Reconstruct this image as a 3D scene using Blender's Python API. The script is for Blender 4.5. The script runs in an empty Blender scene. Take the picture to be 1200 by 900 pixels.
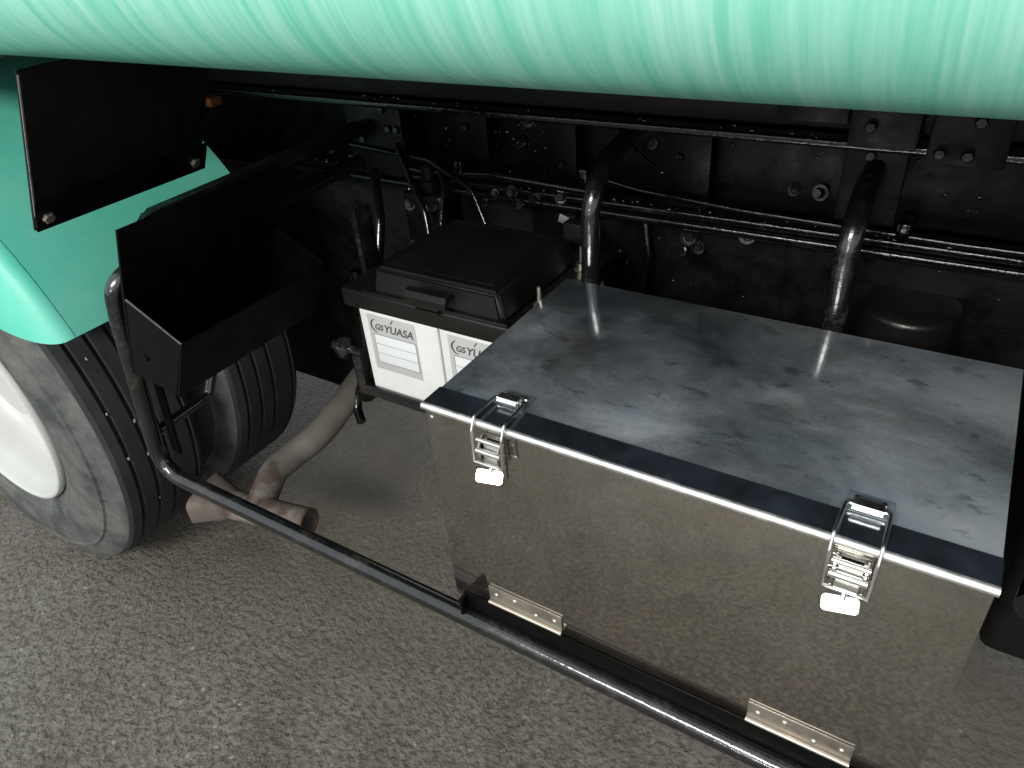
import bpy, bmesh, math, random
from mathutils import Vector, Matrix
random.seed(7)
S = bpy.context.scene
COL = S.collection
R = math.radians

# ------------------------------------------------------------------ camera, world, lamps, exposure
cam_d = bpy.data.cameras.new('camera'); cam = bpy.data.objects.new('camera', cam_d); COL.objects.link(cam)
cam_d.sensor_width = 36.0; cam_d.lens = 26.03; cam_d.clip_start = 0.02; cam_d.clip_end = 200
_r = Vector((0.84778368, 0.52509947, -0.07438663)); _u = Vector((-0.24337708, 0.50982712, 0.82513266)); _b = Vector((0.47120105, -0.68143001, 0.56002028))
_m = Matrix((_r, _u, _b)).transposed().to_4x4(); _m.translation = (0.50628, -0.54286, 1.33129)
cam.matrix_world = _m
S.camera = cam

world = bpy.data.worlds.new('World'); S.world = world; world.use_nodes = True
bg = world.node_tree.nodes['Background']; bg.inputs[0].default_value = (0.90, 0.96, 1.0, 1); bg.inputs[1].default_value = 1.2   # even dusk sky

def area(name, loc, target, sx, sy, power, col):
    d = bpy.data.lights.new(name, 'AREA'); d.shape = 'RECTANGLE'; d.size = sx; d.size_y = sy; d.energy = power; d.color = col
    o = bpy.data.objects.new(name, d); COL.objects.link(o); o.location = loc
    o.rotation_euler = (Vector(target) - Vector(loc)).to_track_quat('-Z', 'Y').to_euler()
    return o
area('front_fill', (0.2, -4.5, 3.6), (0, 0, 0.6), 2.6, 0.7, 330, (1.0, 0.97, 0.91))  # added front light: lifts the body and keeps sparkle beside the sky
area('low_glint_light', (0.6, -15.0, 3.3), (0, 0, 0.9), 1.2, 0.5, 220, (1.0, 0.98, 0.95))  # added low far light, only for glints in the chassis
S.view_settings.view_transform = 'Standard'; S.view_settings.look = 'None'
S.view_settings.exposure = 0.0; S.view_settings.gamma = 1.0
S.view_settings.use_curve_mapping = False
S.cycles.max_bounces = 8

# ------------------------------------------------------------------ material helpers
def new_mat(name):
    m = bpy.data.materials.new(name); m.use_nodes = True
    nt = m.node_tree; b = nt.nodes['Principled BSDF']
    return m, nt, b
def N(nt, t, **kw):
    n = nt.nodes.new(t)
    for k, v in kw.items(): setattr(n, k, v)
    return n
def coords(nt, scale=(1, 1, 1), rot=(0, 0, 0)):
    tc = N(nt, 'ShaderNodeTexCoord'); mp = N(nt, 'ShaderNodeMapping')
    mp.inputs['Scale'].default_value = scale; mp.inputs['Rotation'].default_value = rot
    nt.links.new(tc.outputs['Object'], mp.inputs['Vector']); return mp.outputs[0]
def noise(nt, vec, scale, detail=4, rough=0.55, dist=0.0):
    n = N(nt, 'ShaderNodeTexNoise'); n.inputs['Scale'].default_value = scale; n.inputs['Detail'].default_value = detail
    n.inputs['Roughness'].default_value = rough; n.inputs['Distortion'].default_value = dist
    nt.links.new(vec, n.inputs['Vector']); return n.outputs['Fac']
def ramp(nt, fac, stops):
    r = N(nt, 'ShaderNodeValToRGB'); e = r.color_ramp.elements
    while len(e) < len(stops): e.new(0.5)
    for k, (p, c) in enumerate(stops):
        e[k].position = p; e[k].color = (c, c, c, 1) if isinstance(c, (int, float)) else (*c, 1)
    nt.links.new(fac, r.inputs[0]); return r.outputs[0]
def mix(nt, fac, a, b, mode='MIX'):
    n = N(nt, 'ShaderNodeMix', data_type='RGBA', blend_type=mode)
    for s, v in ((n.inputs[0], fac), (n.inputs[6], a), (n.inputs[7], b)):
        if hasattr(v, 'links') or isinstance(v, bpy.types.NodeSocket): nt.links.new(v, s)
        elif isinstance(v, (int, float)): s.default_value = v
        else: s.default_value = (*v, 1)
    return n.outputs[2]
def math_n(nt, op, a, b=0.0):
    n = N(nt, 'ShaderNodeMath', operation=op)
    for s, v in ((n.inputs[0], a), (n.inputs[1], b)):
        if isinstance(v, bpy.types.NodeSocket): nt.links.new(v, s)
        else: s.default_value = v
    return n.outputs[0]
def bump(nt, b, h, strength=0.3, dist=0.002):
    n = N(nt, 'ShaderNodeBump'); n.inputs['Strength'].default_value = strength; n.inputs['Distance'].default_value = dist
    nt.links.new(h, n.inputs['Height']); nt.links.new(n.outputs[0], b.inputs['Normal']); return n

def mat_black(name, base=0.008, rough=0.22, dust=0.25, bscale=160, bstr=0.25, spec=0.5):
    """Black brush-painted steel: glossy, uneven, with grey dust lying in patches."""
    m, nt, b = new_mat(name); v = coords(nt)
    n1 = noise(nt, v, 22, 5, 0.65); n2 = noise(nt, v, 140, 3)
    d = ramp(nt, math_n(nt, 'MULTIPLY', n1, math_n(nt, 'ADD', n2, 0.45)), [(0.50, 0.0), (0.78, dust)])
    nt.links.new(mix(nt, d, (base, base, base * 1.1), (0.10, 0.095, 0.088)), b.inputs['Base Color'])
    nt.links.new(ramp(nt, n1, [(0.3, rough * 0.75), (0.75, min(1, rough * 1.9))]), b.inputs['Roughness'])
    bump(nt, b, noise(nt, v, bscale, 3, 0.6), bstr, 0.002); b.inputs['Specular IOR Level'].default_value = spec
    return m
M = {}
M['black'] = mat_black('black_paint', 0.0015, 0.34, 0.015, 160, 0.2, 0.12)
M['black_rail'] = mat_black('black_paint_worn', 0.006, 0.13, 0.30, 110, 0.18, 0.85)
M['black_dull'] = mat_black('black_dull_paint', 0.002, 0.45, 0.02, 90, 0.3, 0.25)
M['black_chassis'] = mat_black('black_chassis_paint', 0.0016, 0.34, 0.02, 45, 0.4, 0.14)
M['glint_bead'] = mat_black('black_glint_beads', 0.004, 0.10, 0.02, 300, 0.1, 0.8)
M['black_edge'] = mat_black('black_gloss_edge', 0.003, 0.12, 0.05, 60, 0.7, 0.6)

# green body paint with pale wash streaks that run down round the edge
def mat_body():
    m, nt, b = new_mat('green_body_paint')
    v = coords(nt, (1, 0.03, 0.03)); v2 = coords(nt, (1, 0.06, 0.06)); v3 = coords(nt)
    a = noise(nt, v, 60, 5, 0.65); c = noise(nt, v2, 230, 3, 0.6); l = noise(nt, v3, 2.2, 3)
    s = math_n(nt, 'ADD', math_n(nt, 'MULTIPLY', a, 0.66), math_n(nt, 'MULTIPLY', c, 0.34))
    s = math_n(nt, 'ADD', s, math_n(nt, 'MULTIPLY', math_n(nt, 'SUBTRACT', l, 0.5), 0.25))
    tc = N(nt, 'ShaderNodeTexCoord'); sx = N(nt, 'ShaderNodeSeparateXYZ'); nt.links.new(tc.outputs['Object'], sx.inputs[0])
    wash = math_n(nt, 'MULTIPLY', math_n(nt, 'SUBTRACT', math_n(nt, 'MINIMUM', sx.outputs['Z'], 1.36), 1.29), 1.5)   # colour wash: dust film thins towards lower edge, with its shading put in
    s = math_n(nt, 'ADD', s, wash)
    f = ramp(nt, s, [(0.32, 0.08), (0.52, 0.44), (0.74, 0.92)])
    nt.links.new(mix(nt, f, (0.095, 0.47, 0.335), (0.45, 0.74, 0.65)), b.inputs['Base Color'])
    b.inputs['Roughness'].default_value = 0.45; b.inputs['Specular IOR Level'].default_value = 0.3
    bump(nt, b, noise(nt, v3, 260, 2), 0.08, 0.001)
    return m
M['body'] = mat_body()
def mat_fender():
    m, nt, b = new_mat('green_fender_paint'); v = coords(nt)
    f = ramp(nt, noise(nt, v, 6, 6, 0.7), [(0.32, 0.0), (0.68, 0.75)])
    g = ramp(nt, noise(nt, v, 300, 2), [(0.45, 0.0), (0.8, 0.25)])
    c = mix(nt, f, (0.080, 0.47, 0.355), (0.165, 0.52, 0.415)); c = mix(nt, g, c, (0.09, 0.40, 0.28))
    nt.links.new(c, b.inputs['Base Color'])
    b.inputs['Roughness'].default_value = 0.42; b.inputs['Specular IOR Level'].default_value = 0.35
    bump(nt, b, noise(nt, v, 420, 2), 0.10, 0.0008)
    return m
M['fender'] = mat_fender()

def mat_steel(name, col=(0.62, 0.61, 0.59), rough=0.14, film=0.0, filmcol=(0.2, 0.22, 0.24), bstr=0.03):
    m, nt, b = new_mat(name); v = coords(nt)
    b.inputs['Metallic'].default_value = 1.0
    n1 = noise(nt, v, 7, 5, 0.6)
    nt.links.new(mix(nt, ramp(nt, n1, [(0.3, 0.0), (0.7, 1.0)]), col, tuple(c * 0.86 for c in col)), b.inputs['Base Color'])
    nt.links.new(ramp(nt, noise(nt, v, 30, 5, 0.7), [(0.3, rough * 0.8), (0.75, rough * 1.5)]), b.inputs['Roughness'])
    if bstr: bump(nt, b, noise(nt, v, 14, 2), bstr, 0.004)
    if film:
        d = N(nt, 'ShaderNodeBsdfPrincipled'); d.inputs['Roughness'].default_value = 0.5; d.inputs['Base Color'].default_value = (*filmcol, 1)
        ms = N(nt, 'ShaderNodeMixShader'); nt.links.new(math_n(nt, 'MULTIPLY', ramp(nt, noise(nt, v, 9, 7, 0.7), [(0.34, film * 0.35), (0.55, film * 0.8), (0.72, film * 1.5)]), ramp(nt, noise(nt, coords(nt, (1, 1, 0.25)), 40, 3), [(0.35, 0.75), (0.7, 1.15)])), ms.inputs[0]); nt.links.new(b.outputs[0], ms.inputs[1]); nt.links.new(d.outputs[0], ms.inputs[2])
        nt.links.new(ms.outputs[0], nt.nodes['Material Output'].inputs['Surface'])
    return m
M['steel_panel'] = mat_steel('stainless_panel', (0.44, 0.41, 0.37), 0.042, 0.15, (0.13, 0.115, 0.10), bstr=0.022)
M['steel_trim'] = mat_steel('stainless_trim', (0.58, 0.60, 0.63), 0.12, 0.42, (0.05, 0.066, 0.088), bstr=0.02)
M['steel_edge'] = mat_steel('stainless_edge', (0.86, 0.86, 0.85), 0.42, bstr=0.0)
M['steel_bright'] = mat_steel('stainless_bright', (0.82, 0.82, 0.80), 0.28, bstr=0.0)
M['steel_latch'] = mat_steel('stainless_latch_plate', (0.55, 0.53, 0.50), 0.10, bstr=0.0)
M['steel_dull'] = mat_steel('stainless_dull', (0.50, 0.46, 0.41), 0.42, bstr=0.05)
def mat_lid():
    m, nt, b = new_mat('stainless_lid_with_film'); v = coords(nt); vs = coords(nt, (1.0, 1.35, 1), (0, 0, 0.35))
    b.inputs['Metallic'].default_value = 1.0; b.inputs['Base Color'].default_value = (0.50, 0.52, 0.54, 1)
    nt.links.new(ramp(nt, noise(nt, v, 24, 5, 0.7), [(0.3, 0.07), (0.8, 0.2)]), b.inputs['Roughness'])
    d = N(nt, 'ShaderNodeBsdfPrincipled'); d.inputs['Roughness'].default_value = 0.5
    blot = noise(nt, vs, 4.2, 8, 0.6, 0.35)
    nt.links.new(mix(nt, ramp(nt, noise(nt, vs, 6, 4), [(0.4, 0), (0.65, 1)]), (0.155, 0.185, 0.21), (0.25, 0.268, 0.285)), d.inputs['Base Color'])
    fine = noise(nt, v, 240, 3)
    smear = ramp(nt, noise(nt, coords(nt, (1, 2.0, 1), (0, 0, -0.5)), 21, 4, 0.6), [(0.33, 0.0), (0.41, 1.0)])
    tc = N(nt, 'ShaderNodeTexCoord'); sx = N(nt, 'ShaderNodeSeparateXYZ'); nt.links.new(tc.outputs['Object'], sx.inputs[0])
    blot = math_n(nt, 'ADD', blot, math_n(nt, 'MULTIPLY', math_n(nt, 'SUBTRACT', sx.outputs['X'], 0.36), 0.42))
    blot = math_n(nt, 'SUBTRACT', blot, math_n(nt, 'MULTIPLY', math_n(nt, 'SUBTRACT', sx.outputs['Y'], 0.17), 0.35))
    f = ramp(nt, math_n(nt, 'ADD', blot, math_n(nt, 'MULTIPLY', math_n(nt, 'SUBTRACT', fine, 0.5), 0.10)), [(0.34, 0.16), (0.50, 0.50), (0.64, 0.97)])
    f = math_n(nt, 'MULTIPLY', f, math_n(nt, 'ADD', math_n(nt, 'MULTIPLY', smear, 0.4), 0.6))
    ms = N(nt, 'ShaderNodeMixShader'); nt.links.new(f, ms.inputs[0]); nt.links.new(b.outputs[0], ms.inputs[1]); nt.links.new(d.outputs[0], ms.inputs[2])
    out = nt.nodes['Material Output']; nt.links.new(ms.outputs[0], out.inputs['Surface'])
    return m
M['lid'] = mat_lid()

def mat_asphalt():
    m, nt, b = new_mat('asphalt'); v = coords(nt)
    vo = N(nt, 'ShaderNodeTexVoronoi', feature='SMOOTH_F1'); vo.inputs['Scale'].default_value = 120; vo.inputs['Smoothness'].default_value = 0.6; nt.links.new(v, vo.inputs['Vector'])
    vs = N(nt, 'ShaderNodeTexVoronoi'); vs.inputs['Scale'].default_value = 70; nt.links.new(v, vs.inputs['Vector'])
    n1 = noise(nt, v, 1.3, 5, 0.6); n2 = noise(nt, v, 66, 5, 0.62, 0.0); n3 = noise(nt, v, 7, 5, 0.65); n4 = noise(nt, v, 130, 3, 0.6); n5 = noise(nt, coords(nt, (1, 1, 1), (0, 0, 0.7)), 75, 4, 0.65)
    sep = N(nt, 'ShaderNodeSeparateColor'); nt.links.new(vs.outputs['Color'], sep.inputs[0])
    base = mix(nt, ramp(nt, n3, [(0.3, 0.0), (0.7, 1.0)]), (0.120, 0.107, 0.084), (0.180, 0.170, 0.144))
    base = mix(nt, ramp(nt, n4, [(0.4, 0.25), (0.65, 0.0)]), base, (0.07, 0.065, 0.055))
    pit = ramp(nt, n2, [(0.34, 1.0), (0.50, 0.0)]); pit2 = ramp(nt, n5, [(0.34, 1.0), (0.44, 0.0)])
    pits = math_n(nt, 'MAXIMUM', pit, math_n(nt, 'MULTIPLY', pit2, 0.7))
    base = mix(nt, math_n(nt, 'MULTIPLY', pits, 0.68), base, (0.036, 0.031, 0.026))
    speck = math_n(nt, 'MULTIPLY', ramp(nt, sep.outputs[1], [(0.93, 0.0), (0.955, 0.7)]), ramp(nt, vs.outputs['Distance'], [(0.15, 1.0), (0.42, 0.0)]))
    base = mix(nt, speck, base, (0.33, 0.31, 0.28))
    base = mix(nt, ramp(nt, n1, [(0.40, 0.0), (0.60, 0.6)]), base, (0.108, 0.087, 0.060), 'MIX')
    base = mix(nt, ramp(nt, noise(nt, v, 3.1, 6, 0.7), [(0.33, 0.75), (0.47, 0.0)]), base, (0.060, 0.050, 0.038))
    nt.links.new(base, b.inputs['Base Color'])
    b.inputs['Roughness'].default_value = 0.55; b.inputs['Specular IOR Level'].default_value = 0.5
    h = math_n(nt, 'ADD', math_n(nt, 'MULTIPLY', pits, -0.8), math_n(nt, 'MULTIPLY', n2, 0.7))
    h = math_n(nt, 'ADD', h, math_n(nt, 'MULTIPLY', n4, 0.25))
    h = math_n(nt, 'ADD', h, math_n(nt, 'MULTIPLY', vo.outputs['Distance'], -0.3))
    bump(nt, b, h, 0.8, 0.007)
    return m
M['asphalt'] = mat_asphalt()

def mat_rubber(name, a, c, lo, hi, sc=16):
    m, nt, b = new_mat(name); v = coords(nt)
    f = ramp(nt, noise(nt, v, sc, 6, 0.7), [(lo, 0.0), (hi, 1.0)])
    nt.links.new(mix(nt, f, a, c), b.inputs['Base Color']); b.inputs['Roughness'].default_value = 0.72
    b.inputs['Specular IOR Level'].default_value = 0.3
    bump(nt, b, noise(nt, v, 230, 3), 0.25, 0.001); return m
M['tread'] = mat_rubber('tyre_tread', (0.020, 0.022, 0.024), (0.040, 0.042, 0.044), 0.4, 0.8)
M['sidewall'] = mat_rubber('tyre_sidewall_dusty', (0.042, 0.046, 0.047), (0.13, 0.133, 0.125), 0.36, 0.70, 11)
def mat_plain(name, col, rough=0.5, nsc=20, var=0.12, spec=0.5, bstr=0.05, bsc=200):
    m, nt, b = new_mat(name); v = coords(nt)
    f = ramp(nt, noise(nt, v, nsc, 4, 0.6), [(0.35, 0.0), (0.75, 1.0)])
    nt.links.new(mix(nt, f, col, tuple(c * (1 - var) for c in col)), b.inputs['Base Color'])
    b.inputs['Roughness'].default_value = rough; b.inputs['Specular IOR Level'].default_value = spec
    if bstr: bump(nt, b, noise(nt, v, bsc, 3), bstr, 0.001)
    return m
M['rim'] = mat_plain('white_wheel_paint', (0.50, 0.51, 0.49), 0.4, 12, 0.10)
M['plastic'] = mat_plain('black_plastic_cover', (0.0065, 0.0065, 0.006), 0.34, 14, 0.5, 0.45, 0.4, 200)
M['battery'] = mat_plain('white_battery_case', (0.63, 0.64, 0.63), 0.45, 16, 0.14, 0.4, 0.03)
M['label_grey'] = mat_plain('battery_label_grey', (0.40, 0.41, 0.41), 0.5, 10, 0.06, 0.4, 0.0)
M['label_white'] = mat_plain('battery_label_white', (0.62, 0.64, 0.65), 0.4, 10, 0.03, 0.4, 0.0)
M['label_line'] = mat_plain('battery_label_rule', (0.20, 0.215, 0.23), 0.5, 10, 0.05, 0.4, 0.0)
M['ink'] = mat_plain('battery_label_ink', (0.06, 0.06, 0.065), 0.5, 10, 0.1, 0.4, 0.0)
M['amber'] = mat_plain('amber_plastic', (0.20, 0.065, 0.012), 0.4, 10, 0.1)
M['pebble'] = mat_plain('pale_stone', (0.26, 0.255, 0.24), 0.7, 60, 0.3)
M['tag'] = mat_plain('grey_paper_tag', (0.26, 0.26, 0.25), 0.7, 40, 0.3)
M['hose'] = mat_plain('black_rubber_hose', (0.003, 0.003, 0.003), 0.13, 30, 0.4, 0.45, 0.7, 90)
def mat_exhaust():
    m, nt, b = new_mat('exhaust_steel_with_rust'); v = coords(nt)
    dust = mix(nt, ramp(nt, noise(nt, v, 7, 4), [(0.35, 0), (0.7, 1)]), (0.085, 0.075, 0.064), (0.165, 0.15, 0.135))
    tc = N(nt, 'ShaderNodeTexCoord'); sep = N(nt, 'ShaderNodeSeparateXYZ'); nt.links.new(tc.outputs['Object'], sep.inputs[0])
    rm = math_n(nt, 'ADD', math_n(nt, 'MULTIPLY', math_n(nt, 'SUBTRACT', 0.225, sep.outputs['Y']), 9.0), math_n(nt, 'MULTIPLY', math_n(nt, 'SUBTRACT', noise(nt, v, 15, 4, 0.6), 0.5), 4.2))
    rust = mix(nt, noise(nt, v, 60, 4), (0.042, 0.029, 0.023), (0.085, 0.060, 0.048))
    pale = mix(nt, ramp(nt, noise(nt, v, 13, 2), [(0.50, 0), (0.62, 0.8)]), rust, (0.21, 0.18, 0.155))
    nt.links.new(mix(nt, ramp(nt, rm, [(0.2, 0.0), (0.75, 1.0)]), dust, pale), b.inputs['Base Color'])
    b.inputs['Roughness'].default_value = 0.75; b.inputs['Specular IOR Level'].default_value = 0.25
    bump(nt, b, noise(nt, v, 90, 4), 0.3, 0.002); return m
M['exhaust'] = mat_exhaust()
M['tail_sheet'] = mat_plain('pale_scaled_sheet', (0.13, 0.108, 0.09), 0.85, 18, 0.45, 0.3, 0.4, 80)
M['rust'] = mat_plain('brown_rust', (0.10, 0.055, 0.04), 0.85, 40, 0.5, 0.2, 0.4, 120)

# ------------------------------------------------------------------ mesh helpers
def link(name, me, mat, parent=None, loc=(0, 0, 0), angle=38):
    me.shade_smooth(); me.set_sharp_from_angle(angle=R(angle))
    if mat is not None: me.materials.append(mat)
    o = bpy.data.objects.new(name, me); COL.objects.link(o); o.location = loc
    if parent is not None: o.parent = parent
    return o
def to_mesh(bm, name):
    bmesh.ops.recalc_face_normals(bm, faces=bm.faces[:]); me = bpy.data.meshes.new(name); bm.to_mesh(me); bm.free(); return me
def add_box(bm, lo, hi, bev=0.0, seg=2, mat=None):
    t = bmesh.new(); bmesh.ops.create_cube(t, size=1)
    lo, hi = Vector(lo), Vector(hi); d = hi - lo; c = (hi + lo) / 2
    for v in t.verts: v.co = Vector((v.co.x * d.x, v.co.y * d.y, v.co.z * d.z)) + c
    if bev: bmesh.ops.bevel(t, geom=t.edges[:], offset=bev, segments=seg, affect='EDGES', profile=0.6)
    if mat is not None: bmesh.ops.transform(t, matrix=mat, verts=t.verts)
    merge(bm, t)
def merge(bm, t):
    me = bpy.data.meshes.new('tmp'); t.to_mesh(me); t.free(); bm.from_mesh(me); bpy.data.meshes.remove(me)
def box(name, lo, hi, mat, parent=None, bev=0.0015, seg=2, rot=None):
    bm = bmesh.new(); add_box(bm, lo, hi, bev, seg, rot); return link(name, to_mesh(bm, name), mat, parent)
def add_prism(bm, prof, axis, a, b, bev=0.0):
    """prof: 2D points in the two other axes (in order), extruded along axis from a to b."""
    t = bmesh.new()
    def pt(p, s):
        l = list(p); l.insert(axis, s); return l
    v0 = [t.verts.new(pt(p, a)) for p in prof]; v1 = [t.verts.new(pt(p, b)) for p in prof]
    n = len(prof)
    t.faces.new(v0); t.faces.new(v1[::-1])
    for i in range(n): t.faces.new((v0[i], v0[(i + 1) % n], v1[(i + 1) % n], v1[i]))
    if bev: bmesh.ops.bevel(t, geom=t.edges[:], offset=bev, segments=2, affect='EDGES')
    merge(bm, t)
def prism(name, prof, axis, a, b, mat, parent=None, bev=0.0, angle=38):
    bm = bmesh.new(); add_prism(bm, prof, axis, a, b, bev); return link(name, to_mesh(bm, name), mat, parent, angle=angle)
def fillet(pts, rad, n=10):
    pts = [Vector(p) for p in pts]; out = [pts[0]]
    rads = rad if isinstance(rad, (list, tuple)) else [rad] * len(pts)
    for i in range(1, len(pts) - 1):
        p, a, b = pts[i], pts[i - 1], pts[i + 1]; u = (a - p).normalized(); w = (b - p).normalized()
        ang = u.angle(w); r_ = rads[i]; t = min(r_ / math.tan(ang / 2), (a - p).length * 0.49, (b - p).length * 0.49); rr = t * math.tan(ang / 2)
        bis = (u + w).normalized(); c = p + bis * (rr / math.sin(ang / 2)); s, e = p + u * t - c, p + w * t - c
        tot = s.angle(e); ax = s.cross(e).normalized()
        for k in range(n + 1): out.append(c + Matrix.Rotation(tot * k / n, 3, ax) @ s)
    out.append(pts[-1]); return out
def add_tube(bm, path, r, seg=20, cap=True, closed=False, inner=None):
    path = [Vector(p) for p in path]; n = len(path); rings = []
    rf = r if callable(r) else (lambda s: r)
    def tan(i):
        if closed: return (path[(i + 1) % n] - path[i - 1]).normalized()
        return (path[min(i + 1, n - 1)] - path[max(i - 1, 0)]).normalized()
    t0 = tan(0); up = Vector((0, 0, 1)) if abs(t0.z) < 0.9 else Vector((1, 0, 0)); nrm = t0.cross(up).normalized()
    for i in range(n):
        t = tan(i); nrm = (nrm - t * nrm.dot(t)).normalized(); bn = t.cross(nrm); rad = rf(i / max(1, n - 1))
        rings.append([bm.verts.new(path[i] + (nrm * math.cos(2 * math.pi * k / seg) + bn * math.sin(2 * math.pi * k / seg)) * rad) for k in range(seg)])
    m_ = n if closed else n - 1
    for i in range(m_):
        A, B = rings[i], rings[(i + 1) % n]
        for k in range(seg): bm.faces.new((A[k], A[(k + 1) % seg], B[(k + 1) % seg], B[k]))
    if cap and not closed: bm.faces.new(rings[0][::-1]); bm.faces.new(rings[-1])
    return rings
def tube(name, path, r, mat, parent=None, seg=20, **kw):
    bm = bmesh.new(); add_tube(bm, path, r, seg, **kw); return link(name, to_mesh(bm, name), mat, parent)
def add_lathe(bm, prof, center, axis='y', seg=64, closed=False, a0=0.0, a1=2 * math.pi):
    """prof: (radius, offset along axis)."""
    full = abs(a1 - a0 - 2 * math.pi) < 1e-6; cnt = seg if full else seg + 1; c = Vector(center); rings = []
    for k in range(cnt):
        a = a0 + (a1 - a0) * k / seg; ring = []
        for (r, o) in prof:
            if axis == 'y': p = Vector((math.cos(a) * r, o, math.sin(a) * r))
            elif axis == 'z': p = Vector((math.cos(a) * r, math.sin(a) * r, o))
            else: p = Vector((o, math.cos(a) * r, math.sin(a) * r))
            ring.append(bm.verts.new(c + p))
        rings.append(ring)
    faces = []
    for k in range(seg):
        A, B = rings[k], rings[(k + 1) % cnt]
        for i in range(len(prof) - (0 if closed else 1)):
            j = (i + 1) % len(prof); f = bm.faces.new((A[i], A[j], B[j], B[i])); faces.append((f, i))
    return rings, faces
def lathe(name, prof, center, mat, parent=None, axis='y', seg=64, closed=False, angle=38, **kw):
    bm = bmesh.new(); add_lathe(bm, prof, center, axis, seg, closed, **kw)
    bmesh.ops.remove_doubles(bm, verts=bm.verts[:], dist=1e-6); return link(name, to_mesh(bm, name), mat, parent, angle=angle)
def empty(name, loc, parent=None):
    o = bpy.data.objects.new(name, None); COL.objects.link(o); o.empty_display_size = 0.1; o.location = loc
    if parent is not None: o.parent = parent
    return o
def tag(o, label, cat, group=None, kind=None):
    o['label'] = label; o['category'] = cat
    if group: o['group'] = group
    if kind: o['kind'] = kind
    return o
def local(o, parent):
    """keep world-space vertices under a moved parent"""
    o.matrix_parent_inverse = Matrix.Translation(-Vector(parent.location)); return o

# ------------------------------------------------------------------ ground
bm = bmesh.new(); bmesh.ops.create_grid(bm, x_segments=2, y_segments=2, size=40)
g = link('ground', to_mesh(bm, 'ground'), M['asphalt'], None, (0, 0, -0.048)); g['kind'] = 'structure'
tag(g, 'dark grey coarse asphalt under and beside the truck', 'ground'); g['kind'] = 'structure'

# ------------------------------------------------------------------ truck
truck = empty('truck', (0, 0, 0))
tag(truck, 'green truck body edge with black chassis, white wheel and black side guard pipe', 'truck')
T = truck
# body: long tank-like box with rounded lower edge
def arc2(cy, cz, r, a0, a1, n=14): return [(cy + r * math.cos(R(a0 + (a1 - a0) * k / n)), cz + r * math.sin(R(a0 + (a1 - a0) * k / n))) for k in range(n + 1)]
prof = [(-0.17, 2.3)] + arc2(-0.07, 1.312, 0.1, 180, 270) + arc2(2.03, 1.312, 0.1, 270, 360) + [(2.13, 2.3)]
prism('body_panel', prof, 0, -3.0, 2.6, M['body'], T)
box('body_floor', (-2.95, -0.03, 1.203), (2.55, 2.0, 1.2105), M['black_dull'], T, 0.002)

# wheels ----------------------------------------------------------
WC = (-1.340, 0.0, 0.454); WR = 0.502; FC = (-1.292, 0.0, 0.493)
def tyre_profile(y0, w):
    gd, gw = 0.013, 0.009; h = []
    # from outer bead round to the inner bead
    left = [(0.292, 0.030), (0.306, 0.017), (0.325, 0.010), (0.330, 0.010), (0.334, 0.006), (0.36, 0.0015), (0.39, 0.0), (0.415, 0.003), (0.432, 0.0075), (0.435, 0.0045), (0.441, 0.0055), (0.444, 0.011),
            (0.466, 0.018), (0.482, 0.023), (0.492, 0.029), (0.498, 0.037)]
    h += left
    for c in (0.062, 0.104, 0.146, w - 0.050):
        h += [(WR - 0.001, c - gw / 2 - 0.0012), (WR - 0.003, c - gw / 2), (WR - gd, c - gw / 2 + 0.0015), (WR - gd, c + gw / 2 - 0.0015), (WR - 0.003, c + gw / 2), (WR - 0.001, c + gw / 2 + 0.0012)]
    h += [(r, w - o) for r, o in left[::-1]]
    return [(r, y0 + o) for r, o in h], len(left)
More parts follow.
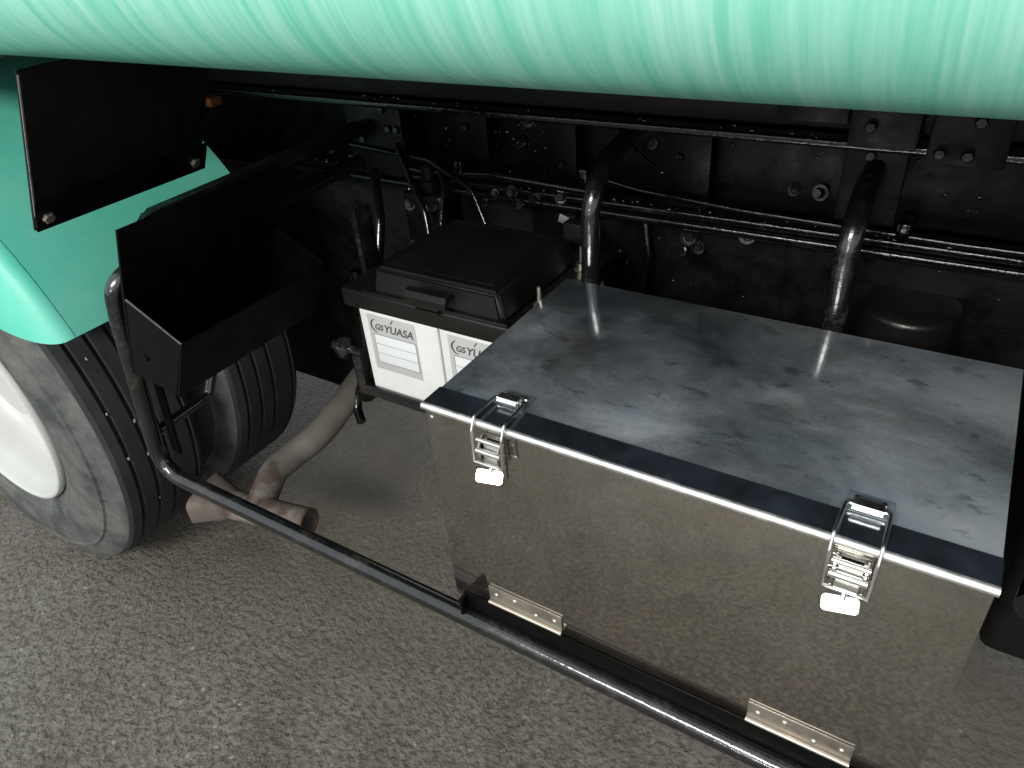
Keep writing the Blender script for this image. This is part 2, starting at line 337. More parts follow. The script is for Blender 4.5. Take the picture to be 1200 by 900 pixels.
def make_wheel(y0, w, outer):
    wl = empty('wheel', (WC[0], y0, WC[2]), T)
    bm = bmesh.new(); pr, nl = tyre_profile(y0, w); rings, faces = add_lathe(bm, pr, WC, 'y', 160)
    for f, i in faces: f.material_index = 1 if (i < nl - 2 or i > len(pr) - nl) else 0
    o = link('tyre', to_mesh(bm, 'tyre'), M['tread'], wl, angle=28); o.data.materials.append(M['sidewall']); local(o, wl)
    if outer:
        rp = [(0.2915, 0.034), (0.298, 0.020), (0.2985, 0.012), (0.295, 0.006), (0.290, 0.005), (0.2865, 0.008), (0.284, 0.014), (0.280, 0.028), (0.272, 0.042), (0.266, 0.060), (0.262, 0.085), (0.255, 0.110),
              (0.240, 0.130), (0.215, 0.142), (0.190, 0.146), (0.160, 0.146), (0.118, 0.146), (0.115, 0.10), (0.105, 0.085), (0.0, 0.083)]
        q = lathe('rim', [(r, y0 + o_) for r, o_ in rp], WC, M['rim'], wl, seg=128, angle=40); local(q, wl)
        for k in range(10):
            a = 2 * math.pi * k / 10; bm = bmesh.new()
            add_lathe(bm, [(0.0, -0.032), (0.010, -0.032), (0.0165, -0.026), (0.0165, 0.0)], (WC[0] + 0.14 * math.cos(a), y0 + 0.145, WC[2] + 0.14 * math.sin(a)), 'y', 6)
            local(link('wheel_nut', to_mesh(bm, 'wheel_nut'), M['steel_dull'], wl), wl)
        for (dy, ang, s) in ((0.062, 8, .004), (0.104, 3, .0035), (0.062, -5, .0045), (0.104, -7, .0035), (0.146, 12, .0035), (0.146, -16, .003), (0.083, 21, .003), (0.104, -24, .003)):
            bm = bmesh.new(); bmesh.ops.create_icosphere(bm, subdivisions=1, radius=s)
            sc_ = Vector((random.uniform(.6, 1.2), random.uniform(.5, 1.3), random.uniform(.6, 1.6)))
            for v in bm.verts: v.co = Vector((v.co.x * sc_.x, v.co.y * sc_.y, v.co.z * sc_.z)) * random.uniform(0.75, 1.25)
            rr = WR - 0.002
            p = link('pebble', to_mesh(bm, 'pebble'), M['pebble'], wl, (WC[0] + rr * math.cos(R(ang)), y0 + dy, WC[2] + rr * math.sin(R(ang)))); local(p, wl)
    else:
        q = lathe('rim', [(r, y0 + o_) for r, o_ in [(0.292, 0.02), (0.27, 0.05), (0.25, 0.08), (0.25, 0.2), (0.292, 0.235)]], WC, M['rim'], wl, seg=64); local(q, wl)
    return wl
make_wheel(-0.06, 0.258, True)
make_wheel(0.245, 0.258, False)
tube('axle', [(WC[0], 0.5, WC[2]), (WC[0], 1.45, WC[2])], 0.085, M['black_dull'], T, 24)

# fender ----------------------------------------------------------
fp = [(0.604, 0.42), (0.61, 0.418)] + [(0.61, y) for y in (0.30, 0.15, 0.0, -0.030)] + [(0.61, -0.0312), (0.6066, -0.0315), (0.6066, -0.0329), (0.61, -0.0332), (0.61, -0.035)]
for k in range(1, 13):
    a = R(90 * k / 12); fp.append((0.50 + 0.11 * math.cos(a), -0.035 - 0.056 * math.sin(a)))
fp += [(0.47, -0.0905), (0.455, -0.089), (0.455, -0.085), (0.50, -0.087)]
for k in range(11, 0, -1):
    a = R(90 * k / 12); fp.append((0.50 + 0.105 * math.cos(a), -0.035 - 0.052 * math.sin(a)))
fp += [(0.605, -0.03), (0.604, 0.1)]
bm = bmesh.new(); rings, _f = add_lathe(bm, fp, FC, 'y', 72, True, R(24.5), R(160))
for k, ring in enumerate(rings):
    for (r_, y_), v in zip(fp, ring):          # round the lower outer corner of the fender end
        drop = 0.0 if y_ > -0.045 else min(1.0, max(0.0, (0.606 - r_) / 0.13)) ** 1.25 * 11.0
        a = R(24.5 + drop) + (R(160) - R(24.5 + drop)) * k / 72
        v.co = Vector((FC[0] + r_ * math.cos(a), y_, FC[2] + r_ * math.sin(a)))
bm.faces.new(rings[0]); bm.faces.new(rings[-1])
link('fender', to_mesh(bm, 'fender'), M['fender'], T, angle=30)

# splash plate hanging from body (slanted, with flanged lower edge)
def slab(name, a, b, ya, yb, th, mat, parent, bev=0.001):
    """sheet in a plane that contains Y: a,b = (x,z) of its two edges"""
    a, b = Vector(a), Vector(b); d = (b - a).normalized(); n = Vector((-d.y, d.x)) * th
    return prism(name, [(p.x, p.y) for p in (a, b, b + n, a + n)], 1, ya, yb, mat, parent, bev)
def prism_y(name, xz, ya, yb, mat, parent, bev=0.0):
    bm = bmesh.new(); t = bmesh.new()
    v0 = [t.verts.new((x, ya, z)) for x, z in xz]; v1 = [t.verts.new((x, yb, z)) for x, z in xz]; n = len(xz)
    t.faces.new(v0); t.faces.new(v1[::-1])
    for i in range(n): t.faces.new((v0[i], v0[(i + 1) % n], v1[(i + 1) % n], v1[i]))
    if bev: bmesh.ops.bevel(t, geom=t.edges[:], offset=bev, segments=2, affect='EDGES')
    merge(bm, t); return link(name, to_mesh(bm, name), mat, parent)
sp = prism_y('splash_plate', [(-0.458, 1.196), (-0.570, 1.010), (-0.590, 0.980), (-0.594, 0.981), (-0.575, 1.012), (-0.462, 1.196)], -0.082, 0.198, M['black_dull'], T, 0.0008)
prism_y('flange', [(-0.586, 0.981), (-0.560, 1.024), (-0.557, 1.0225), (-0.583, 0.979)], -0.0825, 0.204, M['black'], sp, 0.0006)
def hexbolt(name, loc, direction, parent, r=0.008, h=0.006, mat='black', washer=True):
    bm = bmesh.new(); add_lathe(bm, [(0.0, h), (r * 0.8, h), (r, h * 0.8), (r, 0.0)], (0, 0, 0), 'z', 6)
    if washer: add_lathe(bm, [(r * 0.9, 0.0018), (r * 1.5, 0.0018), (r * 1.6, 0.0)], (0, 0, 0), 'z', 16)
    o = link(name, to_mesh(bm, name), M[mat], parent, loc); o.rotation_euler = Vector(direction).to_track_quat('Z', 'Y').to_euler(); return o
hexbolt('bolt', (-0.574, -0.066, 0.998), (0.86, 0, -0.5), sp, 0.009, 0.007, 'steel_dull')
hexbolt('bolt', (-0.574, 0.182, 0.998), (0.86, 0, -0.5), sp, 0.009, 0.007, 'steel_dull')

# side guard pipe: arm out of the chassis, down in front of the tyre, along the side
PR = 0.0150
gpath = fillet([(-0.586, 0.60, 0.880), (-0.590, -0.010, 0.872), (-0.612, -0.012, 0.80), (-0.690, -0.012, 0.452), (1.6, -0.010, 0.440)], [0, 0.045, 0.25, 0.05, 0], 12)
tube('guard_pipe', gpath, PR, M['black_rail'], T, 28)
bm = bmesh.new(); t = bmesh.new()
for (x, y, z) in [(-0.585, 0.040, 0.925), (-0.520, -0.014, 0.944), (-0.520, 0.62, 0.950), (-0.585, 0.62, 0.935), (-0.585, 0.075, 0.955), (-0.525, 0.050, 0.966), (-0.525, 0.62, 0.972), (-0.585, 0.62, 0.962)]: t.verts.new((x, y, z))
t.verts.ensure_lookup_table()
for f in ((3, 2, 1, 0), (4, 5, 6, 7), (0, 1, 5, 4), (1, 2, 6, 5), (2, 3, 7, 6), (3, 0, 4, 7)): t.faces.new([t.verts[k] for k in f])
bmesh.ops.bevel(t, geom=t.edges[:], offset=0.006, segments=3, affect='EDGES'); merge(bm, t)
link('support_bar', to_mesh(bm, 'support_bar'), M['black_dull'], T)
# inner flat brace beside the pipe and short bracket arm behind it
prism_y('brace', [(-0.600, 0.80), (-0.655, 0.50), (-0.635, 0.495), (-0.580, 0.80)], 0.005, 0.011, M['black'], T, 0.001)
tube('bracket_arm', fillet([(-0.668, -0.005, 0.545), (-0.672, 0.12, 0.548), (-0.672, 0.15, 0.60)], 0.02, 6), 0.010, M['black_rail'], T, 14)

# open-topped wheel chock holder
ty0, ty1 = -0.021, 0.288
tray = prism_y('chock_holder', [(-0.497, 0.970), (-0.553, 0.852), (-0.621, 0.697), (-0.625, 0.699), (-0.557, 0.854), (-0.501, 0.972)], ty0, ty1, M['black'], T, 0.0006)
prism_y('front_wall', [(-0.444, 0.797), (-0.508, 0.683), (-0.5115, 0.685), (-0.4475, 0.799)], ty0, ty1, M['black'], tray, 0.0005)
prism_y('base_sheet', [(-0.5115, 0.684), (-0.620, 0.697), (-0.619, 0.700), (-0.511, 0.687)], ty0 + 0.002, ty1 - 0.002, M['black'], tray)
for ya in (ty0, ty1 - 0.0025):
    prism_y('side_wall', [(-0.551, 0.851), (-0.4465, 0.799), (-0.5115, 0.688), (-0.619, 0.701)], ya, ya + 0.0025, M['black'], tray, 0.0006)
hexbolt('bolt', (-0.560, ty0, 0.745), (0, -1, 0), tray, 0.005, 0.004, 'black')
M['worn'] = mat_plain('worn_bare_edge', (0.16, 0.16, 0.165), 0.35, 90, 0.7)
prism_y('worn_edge', [(-0.5505, 0.8522), (-0.4455, 0.8000), (-0.4452, 0.7990), (-0.5508, 0.8510)], ty0 - 0.0006, ty0 + 0.0020, M['worn'], tray)
prism_y('worn_edge', [(-0.4572, 1.190), (-0.5692, 1.004), (-0.5708, 1.005), (-0.4590, 1.191)], -0.0832, -0.0812, M['worn'], sp)
# exhaust --------------------------------------------------------
exp = fillet([(-0.640, 0.69, 0.415), (-0.652, 0.50, 0.365), (-0.664, 0.345, 0.295), (-0.716, 0.235, 0.252), (-0.690, 0.150, 0.214)], [0, 0.3, 0.22, 0.07, 0], 12)
ex = tube('exhaust_pipe', exp, 0.032, M['exhaust'], T, 28); ex['label'] = 'dusty exhaust pipe with rusty lower end'
bm = bmesh.new(); xa, xb = Vector((-0.775, 0.128, 0.212)), Vector((-0.560, 0.172, 0.206)); d = (xb - xa)
add_tube(bm, [xa + d * (k / 8) for k in range(9)], 0.0335, 28, False)
add_tube(bm, [xb - d * 0.0, xb - d * 0.5, xa], 0.0300, 28, False)
tp = link('tail_pipe', to_mesh(bm, 'tail_pipe'), M['exhaust'], T)
q = lathe('pipe_lip', [(0.0298, 0.0), (0.0298, 0.006), (0.0345, 0.006), (0.0345, 0.0)], (0, 0, 0), M['rust'], tp, 'z', 28, True)
q.location = xb - d.normalized() * 0.004; q.rotation_euler = d.to_track_quat('Z', 'Y').to_euler()
for cpt, dr in ((xa.lerp(xb, 0.46), d),):
    q = lathe('weld_seam', [(0.0330, -0.003), (0.0352, -0.0015), (0.0352, 0.0015), (0.0330, 0.003)], (0, 0, 0), M['rust'], tp, 'z', 24); q.location = cpt; q.rotation_euler = dr.to_track_quat('Z', 'Y').to_euler()
# flared sheet end
bm = bmesh.new(); dn = d.normalized(); rings = []
for (t, hw, hh) in ((0.0, 0.0345, 0.0345), (-0.02, 0.040, 0.036), (-0.045, 0.052, 0.037), (-0.075, 0.062, 0.038)):
    c = xa + dn * (t + 0.02); up = Vector((0, 0, 1)); sd = dn.cross(up).normalized(); ring = []
    for k in range(24):
        a = 2 * math.pi * k / 24; e = 2.0 if t == 0 else (0.7 if t > -0.05 else 0.45)
        ca, sa = math.cos(a), math.sin(a); e = min(e, 1.0)
        ring.append(bm.verts.new(c + sd * hw * math.copysign(abs(ca) ** e, ca) + up * hh * math.copysign(abs(sa) ** e, sa)))
    rings.append(ring)
for A, B in zip(rings, rings[1:]):
    for k in range(24): bm.faces.new((A[k], A[(k + 1) % 24], B[(k + 1) % 24], B[k]))
fl = link('flared_end', to_mesh(bm, 'flared_end'), M['tail_sheet'], tp)
md = fl.modifiers.new('thick', 'SOLIDIFY'); md.thickness = 0.002
# hanger at the upper end of exhaust
hg = tube('exhaust_hanger', fillet([(-0.60, 0.50, 0.66), (-0.612, 0.49, 0.43), (-0.63, 0.44, 0.325), (-0.60, 0.42, 0.30)], 0.04, 6), 0.011, M['hose'], T, 12)
lathe('rubber_bush', [(0.0, -0.02), (0.022, -0.02), (0.026, -0.012), (0.026, 0.012), (0.022, 0.02), (0.0, 0.02)], (-0.592, 0.455, 0.375), M['hose'], hg, 'y', 20)

# chassis --------------------------------------------------------
def chan(name, lo, hi, mat, bev=0.004): return box(name, lo, hi, mat, T, bev, 3)
web = chan('chassis_rail', (-2.9, 0.64, 0.86), (2.5, 0.655, 1.04), M['black_chassis'])
local(box('lower_flange', (-2.9, 0.585, 0.846), (2.5, 0.6395, 0.859), M['black_edge'], web, 0.004, 3), web)
box('flange_strip', (-2.9, 0.575, 0.832), (2.5, 0.60, 0.8455), M['black_edge'], web, 0.005, 3)
sub = chan('subframe_beam', (-2.9, 0.535, 1.024), (2.5, 0.59, 1.10), M['black_dull'])
fl_ = box('top_flange', (-2.9, 0.498, 1.010), (2.5, 0.600, 1.0225), M['black_edge'], sub, 0.0045, 3)
box('upper_web', (-2.9, 0.56, 1.1005), (2.5, 0.575, 1.195), M['black_dull'], sub, 0.002)
pn = box('inner_panel', (-0.22, 0.625, 0.28), (2.2, 0.640, 0.831), M['black_chassis'], T, 0.003)
box('inner_panel', (-2.4, 0.70, 0.12), (-0.225, 0.715, 1.0), M['black_dull'], T, 0.003)  # added black sheet: hides bright far ground where shade belongs
for o_, y in (('far_chassis_rail', 1.35),):
    chan(o_, (-2.9, y, 0.84), (2.5, y + 0.06, 1.06), M['black_dull'])
for x in (-2.2, -0.75, 0.55, 1.6): box('cross_member', (x, 0.66, 0.90), (x + 0.08, 1.345, 1.0), M['black_dull'], T, 0.003)
box('gearbox', (-0.6, 0.78, 0.45), (2.0, 1.25, 0.88), M['black_dull'], T, 0.06, 4)
# brackets between subframe and body / chassis
def bracket(lo, hi, bolts=(), mat='black_chassis'):
    b_ = box('mounting_bracket', lo, hi, M[mat], T, 0.003)
    for (x, z) in bolts: hexbolt('bolt', (x, lo[1], z), (0, -1, 0), b_, 0.0075, 0.008, 'black_edge', False)
    return b_
bracket((0.255, 0.488, 1.045), (0.345, 0.4995, 1.19))
bracket((0.342, 0.520, 0.905), (0.42, 0.532, 1.0090), ((0.37, 0.93), (0.375, 1.0)))
bracket((0.350, 0.470, 1.023), (0.43, 0.4995, 1.19), ((0.375, 1.05),))
bracket((0.440, 0.486, 1.005), (0.525, 0.4985, 1.19), ((0.455, 1.02), (0.485, 1.02), (0.49, 1.06)))
bracket((0.055, 0.600, 0.861), (0.135, 0.612, 1.0090), ((0.085, 0.945), (0.09, 0.99), (0.085, 0.88)))
bracket((-0.16, 0.600, 0.861), (-0.105, 0.612, 1.0090), ((-0.135, 0.995), (-0.132, 0.91)))
bracket((-0.60, 0.56, 0.861), (-0.46, 0.575, 1.0090), ((-0.50, 0.99), (-0.49, 0.955), (-0.47, 0.955), (-0.56, 0.93)), 'black_dull')
bracket((-0.36, 0.600, 0.90), (-0.29, 0.612, 1.0090), ((-0.335, 0.96), (-0.31, 0.99)))
# stay pipes that come out of the chassis and drop behind the tool box
for x in (0.017, 0.383):
    tube('stay_pipe', fillet([(x, 0.64, 0.998), (x, 0.415, 0.965), (x, 0.400, 0.44), (x, 0.02, 0.425)], [0, 0.085, 0.05, 0], 12), PR, M['black_rail'], T, 24)
# round reservoir cap behind the tool box
lathe('air_reservoir', [(0.0, 0.770), (0.030, 0.7705), (0.062, 0.769), (0.0665, 0.767), (0.0695, 0.763), (0.0705, 0.758), (0.0700, 0.73), (0.0690, 0.70), (0.0690, 0.45), (0.0, 0.45)], (0.463, 0.585, 0), M['plastic'], T, 'z', 56)
# amber side marker
am = box('side_marker', (-0.915, 0.47, 0.99), (-0.885, 0.50, 1.008), M['amber'], T, 0.004)
# hoses, cables and little bolts in the chassis
def hose(pts, r=0.007, mat='hose', name='hose'): return tube(name, fillet(pts, 0.05, 6), r, M[mat], T, 10)
hose([(-0.62, 0.575, 0.885), (-0.42, 0.57, 0.875), (-0.25, 0.56, 0.890), (-0.05, 0.57, 0.878)], 0.009)
hose([(-0.60, 0.560, 0.915), (-0.40, 0.555, 0.905), (-0.30, 0.55, 0.860), (-0.26, 0.53, 0.80)], 0.006)
hose([(-0.47, 0.55, 0.93), (-0.43, 0.53, 0.87), (-0.38, 0.50, 0.83), (-0.36, 0.48, 0.77)], 0.006)
hose([(-0.40, 0.57, 0.90), (-0.355, 0.54, 0.87), (-0.345, 0.50, 0.80)], 0.005)
hose([(-0.52, 0.53, 0.88), (-0.48, 0.48, 0.80), (-0.47, 0.44, 0.72), (-0.50, 0.45, 0.60)], 0.010)
hose([(-0.10, 0.60, 0.90), (0.02, 0.59, 0.885), (0.2, 0.585, 0.875), (0.5, 0.585, 0.868), (0.9, 0.58, 0.872)], 0.0055)
hose([(0.02, 0.615, 0.83), (0.035, 0.60, 0.76), (0.03, 0.56, 0.62)], 0.006)
hose([(-0.04, 0.630, 0.97), (0.0, 0.62, 0.94), (0.04, 0.60, 0.925)], 0.003)
for (x, y, z) in [(-0.66, .56, .90), (-0.45, .55, .84), (-0.455, .545, .80), (-0.42, .55, .80), (-0.40, .54, .75), (-0.30, .58, .83), (-0.27, .58, .845), (-0.235, .585, .85), (-0.215, .58, .835), (-0.185, .585, .845),
                  (-0.13, .584, .853), (-0.13, .62, .81), (-0.13, .62, .79), (0.10, .62, .80), (0.12, .62, .785), (0.09, .62, .775), (0.2, .62, .82), (0.26, .635, .90), (0.30, .635, .90), (-0.22, .635, .97), (-0.24, .635, .93), (0.02, .635, .95)]:
    hexbolt('bolt', (x, y, z), (random.uniform(-.5, .5), -1, random.uniform(0, .9)), web, random.uniform(0.006, 0.010), random.uniform(0.006, 0.012), 'black_rail')
for (x, y, z) in [(-0.34, .565, .895), (-0.09, .585, .90), (0.42, .582, .878)]:
    box('cable_clip', (x, y - 0.012, z - 0.012), (x + 0.018, y + 0.03, z + 0.014), M['hose'], T, 0.004)
# a dented valve block behind the battery
vb = box('valve_block', (-0.46, 0.53, 0.70), (-0.36, 0.60, 0.845), M['black_chassis'], T, 0.012, 3)
for (x, z) in ((-0.44, .82), (-0.385, .825), (-0.44, .735), (-0.38, .74)): hexbolt('bolt', (x, 0.53, z), (0.1, -1, .3), vb, 0.008, 0.008, 'black_rail')
lathe('valve_cap', [(0.0, 0.05), (0.012, 0.05), (0.016, 0.045), (0.016, 0.02), (0.022, 0.018), (0.022, 0.0)], (-0.41, 0.565, 0.845), M['black_chassis'], vb, 'z', 20)
# scraps caught on the frame
bm = bmesh.new(); add_box(bm, (-0.012, -0.001, -0.012), (0.012, 0.001, 0.010), 0.0004); s_ = link('cable_tag', to_mesh(bm, 'cable_tag'), M['tag'], T, (-0.112, 0.565, 0.822)); s_.rotation_euler = (0.5, 0.4, 0.2)
bm = bmesh.new(); rnd = random.Random(21)  # small glossy beads added along the frame to give glints
def bead(x, y, z, r):
    t = bmesh.new(); bmesh.ops.create_icosphere(t, subdivisions=2, radius=r)
    sx, sz = rnd.uniform(0.7, 1.8), rnd.uniform(0.6, 1.5)
    for v in t.verts: v.co = Vector((v.co.x * sx + x, v.co.y * 0.8 + y, v.co.z * sz + z))
    merge(bm, t)
for k in range(46): bead(rnd.uniform(-0.75, 0.75), 0.586 + rnd.uniform(-0.002, 0.02), 0.8595, rnd.uniform(0.0015, 0.0035))
for k in range(34): bead(rnd.uniform(-0.75, 0.75), 0.500 + rnd.uniform(0, 0.03), 1.0225, rnd.uniform(0.0015, 0.003))
for k in range(60): bead(rnd.gauss(-0.28, 0.17), 0.639, rnd.uniform(0.865, 1.0), rnd.uniform(0.0015, 0.004))
for k in range(40): bead(rnd.uniform(-0.2, 0.7), 0.6245, rnd.uniform(0.62, 0.83), rnd.uniform(0.001, 0.003))
for k in range(24): bead(rnd.uniform(0.0, 0.6), 0.639, rnd.uniform(0.865, 1.0), rnd.uniform(0.0015, 0.003))
dr_ = link('glint_beads', to_mesh(bm, 'glint_beads'), M['glint_bead'], T); dr_['kind'] = 'stuff'
# battery carrier
car = box('battery_carrier', (-0.365, 0.242, 0.566), (0.02, 0.56, 0.581), M['black_rail'], T, 0.002)
box('carrier_lip', (-0.365, 0.2405, 0.5815), (0.02, 0.2455, 0.5905), M['black_rail'], car, 0.001)
st = box('carrier_strap', (-0.372, 0.30, 0.5815), (-0.362, 0.34, 0.90), M['black_rail'], car, 0.001)
cl = lathe('clamp_bolt', [(0.0, -0.03), (0.009, -0.03), (0.011, -0.027), (0.011, -0.012), (0.019, -0.012), (0.021, -0.008), (0.021, 0.006), (0.014, 0.008), (0.008, 0.010), (0.008, 0.04), (0, 0.04)], (-0.405, 0.255, 0.650), M['black_rail'], car, 'x', 20)
box('clamp_arm', (-0.395, 0.252, 0.555), (-0.372, 0.270, 0.64), M['black_rail'], car, 0.004)
box('rear_hanger', (-0.10, 0.535, 0.5815), (-0.06, 0.56, 0.83), M['black_dull'], car, 0.002)

# frame that carries the tool box
fr = box('box_support_angle', (0.018, -0.0065, 0.446), (0.66, -0.0025, 0.4930), M['black'], T, 0.0012)
box('angle_ledge', (0.018, -0.002, 0.4575), (0.66, 0.05, 0.4625), M['black'], fr, 0.001)
box('weld_plate', (0.018, -0.020, 0.452), (0.024, -0.0068, 0.492), M['black'], fr, 0.002)
# unseen block added further along to darken the ground at the right
ft = box('unseen_light_block', (0.98, -0.12, 0.30), (2.0, 0.56, 0.93), M['black_rail'], T, 0.09, 5)
for x in (1.2, 1.75): box('light_block_strap', (x, -0.126, 0.29), (x + 0.05, 0.565, 0.936), M['steel_dull'], ft, 0.092, 5)
# equipment to the far side of tool box
box('side_cover', (0.64, 0.22, 0.50), (1.3, 0.55, 0.86), M['black_dull'], T, 0.02, 3)
hb = tube('drain_cock', [(0.668, 0.225, 0.690), (0.652, 0.12, 0.712), (0.648, 0.095, 0.716)], lambda u: 0.010 if u < 0.4 else 0.016, M['hose'], T, 16)

# ------------------------------------------------------------------ stainless tool box
tb = empty('tool_box', (0.3, 0.18, 0.474))
tag(tb, 'stainless steel tool box with two draw latches and smudged lid above guard pipe', 'tool box')
def L(o): return local(o, tb)
bz0, bz1 = 0.474, 0.82; D = 0.362
L(box('rear_wall', (0.0035, D - 0.003, bz0), (0.5965, D - 0.0005, 0.8145), M['steel_panel'], tb, 0.0005))
for x in (0.0012, 0.5965): L(box('side_wall', (x, 0.003, bz0), (x + 0.0023, D - 0.0035, 0.8145), M['steel_panel'], tb, 0.0005))
L(box('base_sheet', (0.0040, 0.003, bz0), (0.5960, D - 0.0035, bz0 + 0.002), M['steel_panel'], tb, 0.0004))
L(box('front_panel', (0.0, 0.0, bz0 + 0.002), (0.6, 0.0025, 0.8120), M['steel_panel'], tb, 0.0008))
L(box('lid', (-0.001, 0.030, 0.8150), (0.601, D + 0.002, 0.8195), M['lid'], tb, 0.0010, 2))
tr_ = prism('trim_strip', [(0.0345, 0.8198), (0.0345, 0.8212), (-0.0002, 0.8212), (-0.0002, 0.8146), (0.029, 0.8146), (0.0292, 0.8196)], 0, -0.0015, 0.6015, M['steel_trim'], tb, 0.0, angle=50); L(tr_)
L(prism('edge_bead', [(-0.0005, 0.8214), (-0.0023, 0.8212), (-0.0042, 0.8202), (-0.0056, 0.8186), (-0.0062, 0.8166), (-0.0060, 0.8146), (-0.0050, 0.8130), (-0.0030, 0.8124), (-0.0005, 0.8124)], 0, -0.0018, 0.6018, M['steel_edge'], tb, 0.0, angle=50))
# rivets at panel corner
for x, z in ((0.008, 0.800),): L(lathe('rivet', [(0.0, -0.0016), (0.0018, -0.0014), (0.0028, 0.0)], (x, 0.0, z), M['steel_bright'], tb, 'y', 14))
# hinges
def hinge(x0):
    h = L(box('hinge', (x0, -0.0022, 0.4975), (x0 + 0.115, -0.0002, 0.5265), M['steel_dull'], tb, 0.0006))
    def H(o): return local(o, tb)
    tube('knuckle', [(x0, -0.0042, 0.4965), (x0 + 0.115, -0.0042, 0.4965)], 0.0030, M['steel_dull'], h, 14)
    for dx, dz in ((0.012, 0.513), (0.042, 0.517), (0.075, 0.507), (0.104, 0.513)):
        lathe('screw', [(0.0, -0.0042), (0.002, -0.0040), (0.0036, -0.0026), (0.0040, -0.0021)], (x0 + dx, 0, dz), M['steel_dull'], h, 'y', 14)
    return h
hinge(0.062); hinge(0.424)
# draw latches
def latch(cx, tilt):
    base = L(box('latch', (cx - 0.015, -0.0024, 0.742), (cx + 0.015, -0.0003, 0.806), M['steel_latch'], tb, 0.0008))
    # side cheeks
    for s in (-1, 1): prism('cheek', [(-0.0026, 0.765), (-0.015, 0.772), (-0.016, 0.786), (-0.010, 0.798), (-0.0026, 0.802)], 0, cx + s * 0.0135 - 0.0009, cx + s * 0.0135 + 0.0009, M['steel_latch'], base)
    # pivot barrels
    for y, z, r in ((-0.0135, 0.7855, 0.0036), (-0.0105, 0.7995, 0.0028)):
        tube('pivot', [(cx - 0.0165, y, z), (cx + 0.0165, y, z)], r, M['steel_bright'], base, 14)
    # lever with turned-out thumb tab
    lv = prism('lever', [(-0.0050, 0.798), (-0.0065, 0.800), (-0.0100, 0.7605), (-0.0085, 0.7590)], 0, cx - 0.0105, cx + 0.0105, M['steel_bright'], base, 0.0003)
    ol = []
    for (ox, oz, a0) in ((0.0125, 0.0045, 0), (-0.0125, 0.0045, 90), (-0.0125, -0.0030, 180), (0.0125, -0.0030, 270)):
        ol += [(ox + 0.0042 * math.cos(R(a0 + 15 * k)), oz + 0.0042 * math.sin(R(a0 + 15 * k))) for k in range(7)]
    bm = bmesh.new(); add_prism(bm, ol, 1, -0.0010, 0.0010)
    tab = link('thumb_tab', to_mesh(bm, 'thumb_tab'), M['steel_bright'], base, (cx - 0.001, -0.0155, 0.7505)); tab.rotation_euler = (R(tilt), 0, R(14))
    tube('tab_stem', [(cx, -0.0095, 0.7625), (cx - 0.0005, -0.0135, 0.757)], 0.0028, M['steel_bright'], base, 10)
    # wire loop from lever, over the lid edge, to the keeper
    w = 0.0205; yk, zk = 0.040, 0.8275
    half = lambda s: [(cx + s * w, -0.0155, 0.7690), (cx + s * w, -0.0135, 0.812), (cx + s * w, -0.006, 0.8285), (cx + s * w * 0.95, yk, zk)]
    path = fillet(half(-1) + half(1)[::-1], [0, 0.006, 0.008, 0.004, 0.004, 0.008, 0.006, 0], 5)
    path = path + [Vector((cx + w * k / 3, -0.0155, 0.7690)) for k in (2, 1, 0, -1, -2)]
    tube('wire_loop', path, 0.0020, M['steel_bright'], base, 10, closed=True)
    # keeper on the lid
    kp = box('keeper', (cx - 0.020, 0.0362, 0.8198), (cx + 0.021, 0.0640, 0.8216), M['lid'], base, 0.0006)
    prof = [(0.0470, 0.8218), (0.0475, 0.8300), (0.0430, 0.8335), (0.0340, 0.8325), (0.0305, 0.8290), (0.0318, 0.8275), (0.0350, 0.8302), (0.0425, 0.8310), (0.0452, 0.8290), (0.0450, 0.8218)]
    prism('hook', prof, 0, cx - 0.0135, cx + 0.0135, M['steel_bright'], kp, 0.0003, angle=25)
    for s in (-1, 1): lathe('rivet', [(0.0, 0.0020), (0.0022, 0.0017), (0.0034, 0.0)], (cx + s * 0.012, 0.0565, 0.8216), M['steel_bright'], kp, 'z', 14)
    return base
latch(0.098, -38); latch(0.491, -38)

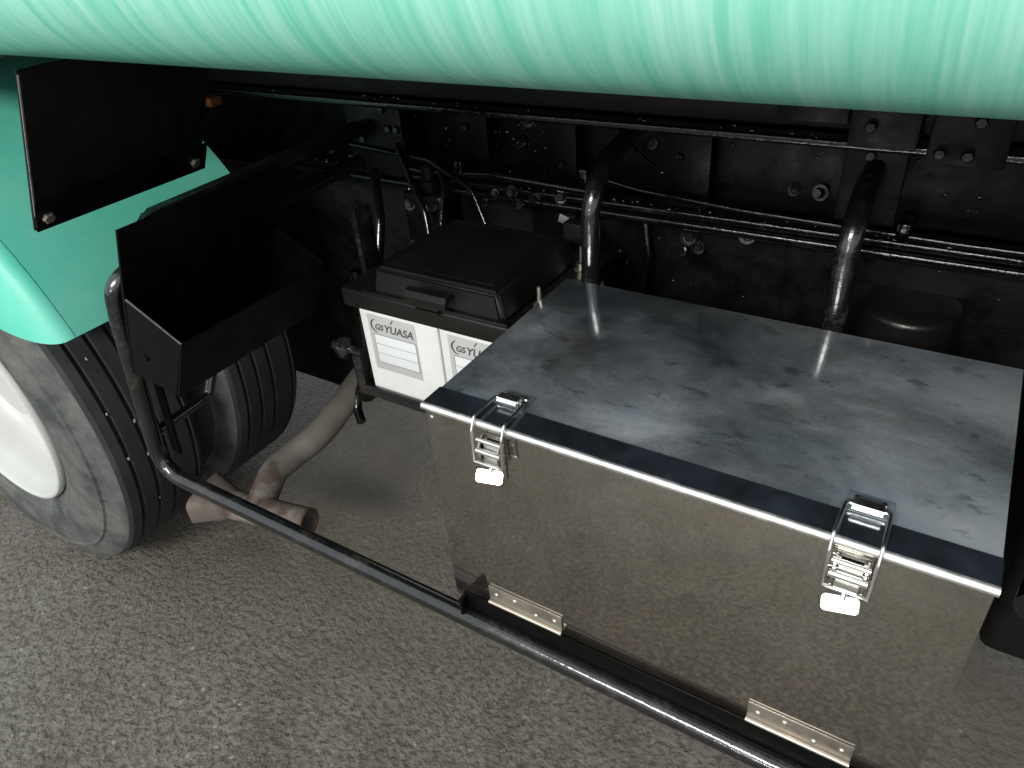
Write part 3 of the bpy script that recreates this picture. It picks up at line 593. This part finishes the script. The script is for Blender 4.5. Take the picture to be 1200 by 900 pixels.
# ------------------------------------------------------------------ batteries
def text_mesh(body, size, shear=0.0):
    c = bpy.data.curves.new('txt', 'FONT'); c.body = body; c.size = size; c.shear = shear; c.extrude = 0.00012; c.space_character = 1.0; c.offset = 0.0004
    o = bpy.data.objects.new('txt', c); COL.objects.link(o); bpy.context.view_layer.update()
    me = bpy.data.meshes.new_from_object(o.evaluated_get(bpy.context.evaluated_depsgraph_get())); bpy.data.objects.remove(o); bpy.data.curves.remove(c); return me
def battery(x0, w, label):
    y0 = 0.25; z0, z1 = 0.5815, 0.768
    b = empty('battery', (x0 + w / 2, y0 + 0.13, z0)); tag(b, label, 'battery', 'white batteries under the black cover')
    def B(o): return local(o, b)
    B(box('case', (x0, y0, z0), (x0 + w, y0 + 0.26, z1 - 0.02), M['battery'], b, 0.004, 3))
    B(box('top_cover', (x0 + 0.002, y0 + 0.002, z1 - 0.0195), (x0 + w - 0.002, y0 + 0.258, z1 - 0.006), M['plastic'], b, 0.003))
    lx = x0 + 0.017
    lb = B(box('label_sheet', (lx, y0 - 0.0006, 0.632), (lx + 0.104, y0 - 0.0001, 0.742), M['label_grey'], b, 0.0002))
    fx0, fx1, fz0, fz1 = lx + 0.010, lx + 0.100, 0.648, 0.704
    B(box('write_on_field', (fx0, y0 - 0.0010, fz0), (fx1, y0 - 0.0007, fz1), M['label_white'], b, 0.0001))
    bm = bmesh.new(); t_ = 0.0011
    for lo, hi in (((fx0 - t_, fz0 - t_), (fx1 + t_, fz0)), ((fx0 - t_, fz1), (fx1 + t_, fz1 + t_)), ((fx0 - t_, fz0), (fx0, fz1)), ((fx1, fz0), (fx1 + t_, fz1))):
        add_box(bm, (lo[0], y0 - 0.0013, lo[1]), (hi[0], y0 - 0.00065, hi[1]))
    B(link('field_border', to_mesh(bm, 'field_border'), M['label_line'], b))
    for k in (1, 2):
        zz = fz0 + (fz1 - fz0) * k / 3
        B(box('field_rule', (fx0, y0 - 0.0013, zz - 0.0004), (fx1, y0 - 0.0010, zz + 0.0004), M['label_line'], b, 0))
    for body, dx, dz, sz in (('GS', 0.014, 0.7145, 0.0155), ('YUASA', 0.034, 0.7130, 0.0205)):
        o = link('lettering', text_mesh(body, sz, 0.25), M['ink'], b, (lx + dx, y0 - 0.0009, dz)); o.rotation_euler = (R(90), 0, 0); B(o)
    # swoosh round GS and tick over U
    bm = bmesh.new(); pts = []
    for k in range(17):
        a = R(110 + 150 * k / 16); wd = 0.0004 + 0.0014 * math.sin(math.pi * k / 16); cx, cz = lx + 0.0225, 0.7215
        pts.append(((cx + (0.0155 + wd) * math.cos(a), cz + (0.0135 + wd) * math.sin(a)), (cx + (0.0155 - wd) * math.cos(a), cz + (0.0135 - wd) * math.sin(a))))
    vs = [(bm.verts.new((a[0], y0 - 0.0010, a[1])), bm.verts.new((c[0], y0 - 0.0010, c[1]))) for a, c in pts]
    for A, C_ in zip(vs, vs[1:]): bm.faces.new((A[0], A[1], C_[1], C_[0]))
    B(link('logo_swoosh', to_mesh(bm, 'logo_swoosh'), M['ink'], b))
    bm = bmesh.new(); q4 = [(0.0505, 0.7315), (0.0530, 0.7315), (0.0585, 0.7395), (0.0560, 0.7395)]
    bm.faces.new([bm.verts.new((lx + x, y0 - 0.0010, z)) for x, z in q4]); B(link('logo_tick', to_mesh(bm, 'logo_tick'), M['ink'], b))
    return b
battery(-0.347, 0.168, 'white battery whose whole printed label shows, beside the exhaust')
battery(-0.176, 0.168, 'white battery partly hidden behind the corner of the tool box')

# battery cover ---------------------------------------------------
bc = empty('battery_cover', (-0.17, 0.37, 0.7555))
tag(bc, 'black plastic battery cover with moulded catch lying over two white batteries', 'battery cover')
def Bc(o): return local(o, bc)
Bc(box('skirt', (-0.366, 0.236, 0.7555), (0.0, 0.535, 0.790), M['plastic'], bc, 0.006, 3))
bm = bmesh.new(); t = bmesh.new(); bmesh.ops.create_cube(t, size=1)
for v in t.verts:
    top = v.co.z > 0; x = (-0.296 if v.co.x < 0 else -0.040); y = (0.240 if v.co.y < 0 else 0.480)
    if top: x += 0.010 if v.co.x < 0 else -0.012; y += 0.006 if v.co.y < 0 else -0.010
    v.co = Vector((x, y, 0.838 if top else 0.7895))
bmesh.ops.bevel(t, geom=t.edges[:], offset=0.007, segments=3, affect='EDGES'); merge(bm, t)
lid_ = Bc(link('raised_top', to_mesh(bm, 'raised_top'), M['plastic'], bc))
box('top_panel', (-0.268, 0.266, 0.8383), (-0.070, 0.450, 0.8392), M['plastic'], lid_, 0.0008)
Bc(box('lower_step', (-0.312, 0.2325, 0.7905), (-0.030, 0.2395, 0.7975), M['plastic'], bc, 0.002))
ct = Bc(prism('catch', [(0.2320, 0.828), (0.2200, 0.826), (0.2140, 0.819), (0.2150, 0.806), (0.2180, 0.806), (0.2190, 0.815), (0.2240, 0.819), (0.2320, 0.820)], 0, -0.206, -0.126, M['plastic'], bc, 0.0006))
for k in range(3): box('grip_rib', (-0.196, 0.2240 - k * 0.0004, 0.789 + k * 0.0075), (-0.150, 0.2318, 0.793 + k * 0.0075), M['plastic'], ct, 0.001)
for (x, y) in ((-0.014, 0.302), (-0.022, 0.455)):
    w_ = lathe('hold_down_nut', [(0.0, 0.832), (0.003, 0.831), (0.004, 0.805), (0.009, 0.803), (0.010, 0.792), (0.013, 0.790)], (x, y, 0), M['steel_dull'], bc, 'z', 12); Bc(w_)
